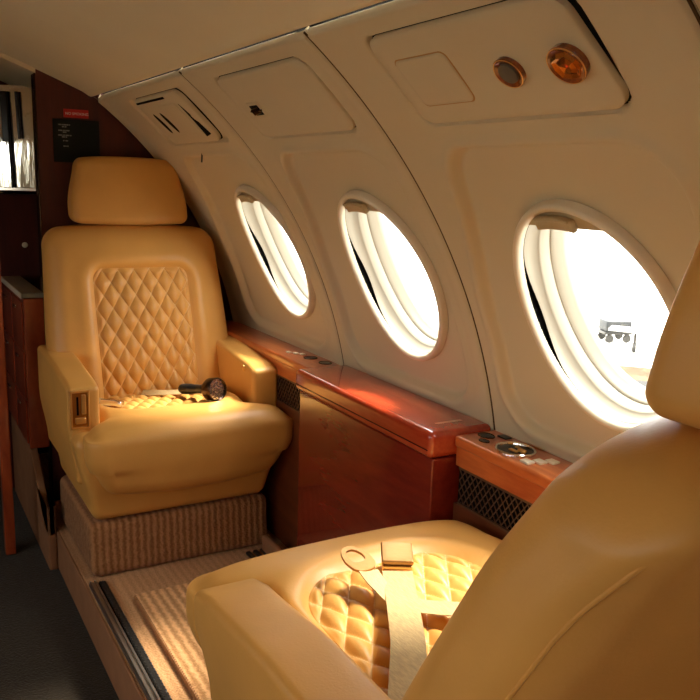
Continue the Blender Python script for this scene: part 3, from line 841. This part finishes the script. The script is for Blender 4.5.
m.build('writing', M['textg'], t, 0, kind='stuff')

# ------------------------------------------------------------------ galley beyond the opening
t = thing('galley_cabinet', 'low brown wood galley cabinet with pale counter edge left of the far seat', 'cabinet', (.40, 2.85, 0))
m = MB(); m.box(.368, .427, 2.645, 3.10, .19, .672, .003); rebase(m, t).build('body', M['woodmid'], t, 30)
m = MB(); m.box(.363, .428, 2.64, 3.105, .674, .690, .003); rebase(m, t).build('counter', mat('galley_counter', srgb(150, 146, 128), .3), t, 30)
m = MB(); m.box(  .3605, .3635, 2.64, 3.105, .673, .691, .001); rebase(m, t).build('edge_strip', M['white'], t, 30)
for z0, z1 in ((.205, .345), (.355, .50), (.51, .66)):
    for y0, y1 in ((2.66, 2.86), (2.88, 3.09)):
        m = MB(); m.box(.3625, .3675, y0, y1, z0, z1, .002); dr = rebase(m, t).build('drawer', M['woodmid'], t, 30)
        m = MB(); m.box(.355, .3625, (y0 + y1) / 2 - .025, (y0 + y1) / 2 + .025, z1 - .028, z1 - .020, .002); rebase(m, t).build('handle', M['chrome'], dr, 30)
t = thing('galley_unit', 'dark wood galley wall unit with mirror front beyond the opening', 'cabinet', (.35, 3.2, -.12))
m = MB(); m.box(-.2, 1.0, 3.16, 3.38, -.12, .975); rebase(m, t).build('body', M['wooddark'], t, 0)
m = MB(); m.box(-.2, 1.0, 3.165, 3.38, .992, 1.50); rebase(m, t).build('upper_body', M['wooddark'], t, 0)
ang = Matrix.Translation((.40, 3.115, 0)) @ Matrix.Rotation(radians(-30), 4, 'Z') @ Matrix.Translation((0, 0, 1.0)) @ Matrix.Rotation(radians(4), 4, 'X') @ Matrix.Translation((0, 0, -1.0)); tfm = lambda x, y, z: tuple(ang @ Vector((x, y, z)))
m = MB(); m.box(-.22, .13, -.003, .003, 1.0, 1.34, 0, tfm); rebase(m, t).build('mirror_door', M['mirror'], t, 0)
m = MB(); m.box(-.22, .13, -.006, .006, .988, 1.001, .002, tfm); rebase(m, t).build('door_rail', M['chrome'], t, 0)
m = MB(); m.box(-.2, 1.0, 3.150, 3.17, .976, .990, .003); rebase(m, t).build('edge_strip', M['chrome'], t, 30)
m = MB(); m.lathe([(.0, .0), (.010, .0), (.010, .004), (.007, .007), (0, .007)], Matrix.Translation((.455, 3.160, .795)) @ Matrix.Rotation(pi / 2, 4, 'X'), 20); rebase(m, t).build('knob', M['white'], t, 40)
for (a0, a1, z0) in ((.006, .030, 1.155), (.024, .030, 1.0), (.058, .068, 1.165)):
    m = MB(); m.box(a0, a1, -.022, -.006, z0, 1.32, .002, tfm); rebase(m, t).build('hinge_bar', M['dark'], t, 30)
m = MB(); m.box(.270, .300, 2.56, 2.60, -.118, 1.0, .004)
m.build('door_edge', M['woodmid'], None, 30, label='reddish wood door edge at the far left of the aisle', category='door')

# ------------------------------------------------------------------ outside
def outmat(name, col, var=.05, sc=2): return mat(name, col, .9, var=(sc, var, (1, 1, 1)))
m = MB(); m.box(-300, 300, -300, 300, -4.55, -4.5); m.build('ground', outmat('apron_concrete', srgb(205, 203, 196), .03, .3), None, 0, kind='structure')
yd = [(8.4, 9.6)]
# outside scene lies along the line of sight through the near window
def outp(dist, off):   # dist from the cabin along the view bearing of the near window, off to the right of it
    a = radians(47.5); return (dist * sin(a) + off * cos(a), dist * cos(a) - off * sin(a))
def strip(name, d0, d1, mt, z):
    m = MB(); P = [outp(d0, -40), outp(d0, 40), outp(d1, 40), outp(d1, -40)]
    m.add([(x, y, z) for x, y in P] + [(x, y, z - .01) for x, y in P], [(0, 1, 2, 3), (7, 6, 5, 4), (0, 4, 5, 1), (1, 5, 6, 2), (2, 6, 7, 3), (3, 7, 4, 0)])
    return m.build(name, mt, None, 0, kind='structure')
strip('ground', 5, 25.4, outmat('tarmac', srgb(40, 40, 39), .15, 3), -4.485)
strip('ground', 25.4, 27.4, outmat('dry_grass', srgb(82, 64, 36), .12, 8), -4.483)

# things parked on the apron, seen small through the near window
def place(t_, d, off, z=-4.5, rz=0): x, y = outp(d, off); t_.location = (x, y, z); t_.rotation_euler = (0, 0, rz)
def cart(d, off, label, col, w_=1.1, rz=.3):
    t_ = thing('baggage_cart', label, 'cart'); 
    m = MB(); m.rbox(0, 0, .62, w_ * .55, .38, .20, .05); m.build('tub', mat('cart_paint', col, .6), t_, 40)
    m = MB(); m.rbox(0, 0, .36, w_ * .6, .36, .05, .02); m.build('chassis', M['dark'], t_, 40)
    for sx in (-1, 1):
        for sy in (-1, 1):
            m = MB(); m.lathe([(.0, -.05), (.15, -.05), (.16, -.02), (.16, .02), (.15, .05), (0, .05)], Matrix.Translation((sx * w_ * .38, sy * .34, .17)) @ Matrix.Rotation(pi / 2, 4, 'X'), 16); m.build('wheel', M['dark'], t_, 40)
    place(t_, d, off, rz=rz)
GREY = srgb(44, 47, 50)
cart(31.0, -1.0, 'grey baggage cart on the apron outside the near window, left one', GREY, 1.0, .5)
cart(32, .4, 'grey baggage cart on the apron outside the near window, right one', GREY, .9, -.4)
for k, (d, off) in enumerate([(28.6, -.75), (28.1, -.35)]):
    t_ = thing('traffic_cone', ['red traffic cone outside the near window, left of the pair', 'red traffic cone outside the near window, right of the pair'][k], 'cone', group='red cones on the apron')
    m = MB(); m.lathe([(.0, 0), (.13, .03), (.10, .04), (.03, .45), (.02, .46), (0, .46)], Matrix.Identity(4), 20); m.build('cone_body', mat('cone_red', (.16, .006, .004, 1), .6), t_, 40)
    m = MB(); m.rbox(0, 0, .015, .16, .16, .015, .008); m.build('base', mat('cone_base', (.13, .005, .004, 1), .6), t_, 40)
    place(t_, d, off, -4.48)
t_ = thing('parked_airplane', 'small white airplane parked far off on the apron outside the near window', 'airplane')
m = MB(); m.lathe([(0, -3.4), (.10, -3.3), (.22, -2.2), (.50, -.6), (.58, .4), (.50, 1.4), (.28, 2.2), (.08, 2.5), (0, 2.55)], Matrix.Translation((0, 0, 1.15)) @ Matrix.Rotation(pi / 2, 4, 'Y'), 24); wp = mat('airplane_white', srgb(235, 235, 232), .4); m.build('fuselage', wp, t_, 50)
m = MB(); m.rbox(.3, 0, .95, .55, 4.6, .07, .05, lambda x, y, z: (x * (1 - .3 * abs(y) / 4.6) + .0, y, z + .05 * abs(y))); m.build('wing', wp, t_, 50)
m = MB(); m.rbox(-3.0, 0, 1.25, .35, 1.4, .04, .03); m.build('tailplane', wp, t_, 50)
m = MB(); m.rbox(-3.0, 0, 1.75, .38, .05, .55, .04, lambda x, y, z: (x - .5 * (z - 1.2), y, z)); m.build('tail_fin', wp, t_, 50)
for q in ((1.6, 0), (-.2, .9), (-.2, -.9)):
    m = MB(); m.tube([(q[0], q[1], .9), (q[0], q[1], .15)], .05, 8); m.lathe([(0, -.06), (.17, -.06), (.19, 0), (.17, .06), (0, .06)], Matrix.Translation((q[0], q[1], .2)) @ Matrix.Rotation(pi / 2, 4, 'X'), 16); m.build('landing_gear', M['dark'], t_, 40)
place(t_, 30, 2.0, rz=.6)

# ------------------------------------------------------------------ light
w = bpy.data.worlds.new('sky'); SC.world = w; w.use_nodes = True
bg = w.node_tree.nodes['Background']; bg.inputs[0].default_value = (1.0, .985, .94, 1); bg.inputs[1].default_value = 4.2
sd = bpy.data.lights.new('sun', 'SUN'); sd.energy = 4.8; sd.angle = radians(12); sd.color = (1, .90, .76)
so = bpy.data.objects.new('sun', sd); COL.objects.link(so)
so.rotation_euler = Vector((-.35, .045, -.50)).to_track_quat('-Z', 'Y').to_euler()
for wy in WINY:
    for sx in (1, -1):
        ld = bpy.data.lights.new('window_portal', 'AREA'); ld.shape = 'RECTANGLE'; ld.size = .32; ld.size_y = .40; ld.cycles.is_portal = True
        lo = bpy.data.objects.new('window_portal', ld); COL.objects.link(lo)
        F = Wframe(wy, WS, -.11); pz = F.translation.copy(); nrm = F.to_3x3() @ Vector((0, 0, 1))
        if sx < 0: pz.x = -pz.x; nrm.x = -nrm.x
        lo.location = pz; q = nrm.to_track_quat('-Z', 'Y'); lo.rotation_euler = q.to_euler()

# ------------------------------------------------------------------ camera
a, b, c = radians(30.06), radians(-11.547), radians(1.8075)
fw = Vector((sin(a) * cos(b), cos(a) * cos(b), sin(b))); rt = Vector((cos(a), -sin(a), 0)); up = rt.cross(fw)
r2 = rt * cos(c) + up * sin(c); u2 = -rt * sin(c) + up * cos(c)
cd = bpy.data.cameras.new('camera'); cd.sensor_width = 36; cd.lens = 815.67 / 700 * 36; cd.clip_start = .02; cd.clip_end = 500
co = bpy.data.objects.new('camera', cd); COL.objects.link(co)
Mc = Matrix((r2, u2, -fw)).transposed().to_4x4(); Mc.translation = Vector((0, 0, 1.05)); co.matrix_world = Mc
SC.camera = co
SC.view_settings.view_transform = 'Standard'; SC.view_settings.look = 'None'; SC.view_settings.gamma = 1; SC.view_settings.use_curve_mapping = False
SC.view_settings.exposure = 1.3
SC.cycles.max_bounces = 14; SC.cycles.diffuse_bounces = 8; SC.cycles.glossy_bounces = 5; SC.cycles.transparent_max_bounces = 12
SC.cycles.sample_clamp_indirect = 6; SC.cycles.use_denoising = True
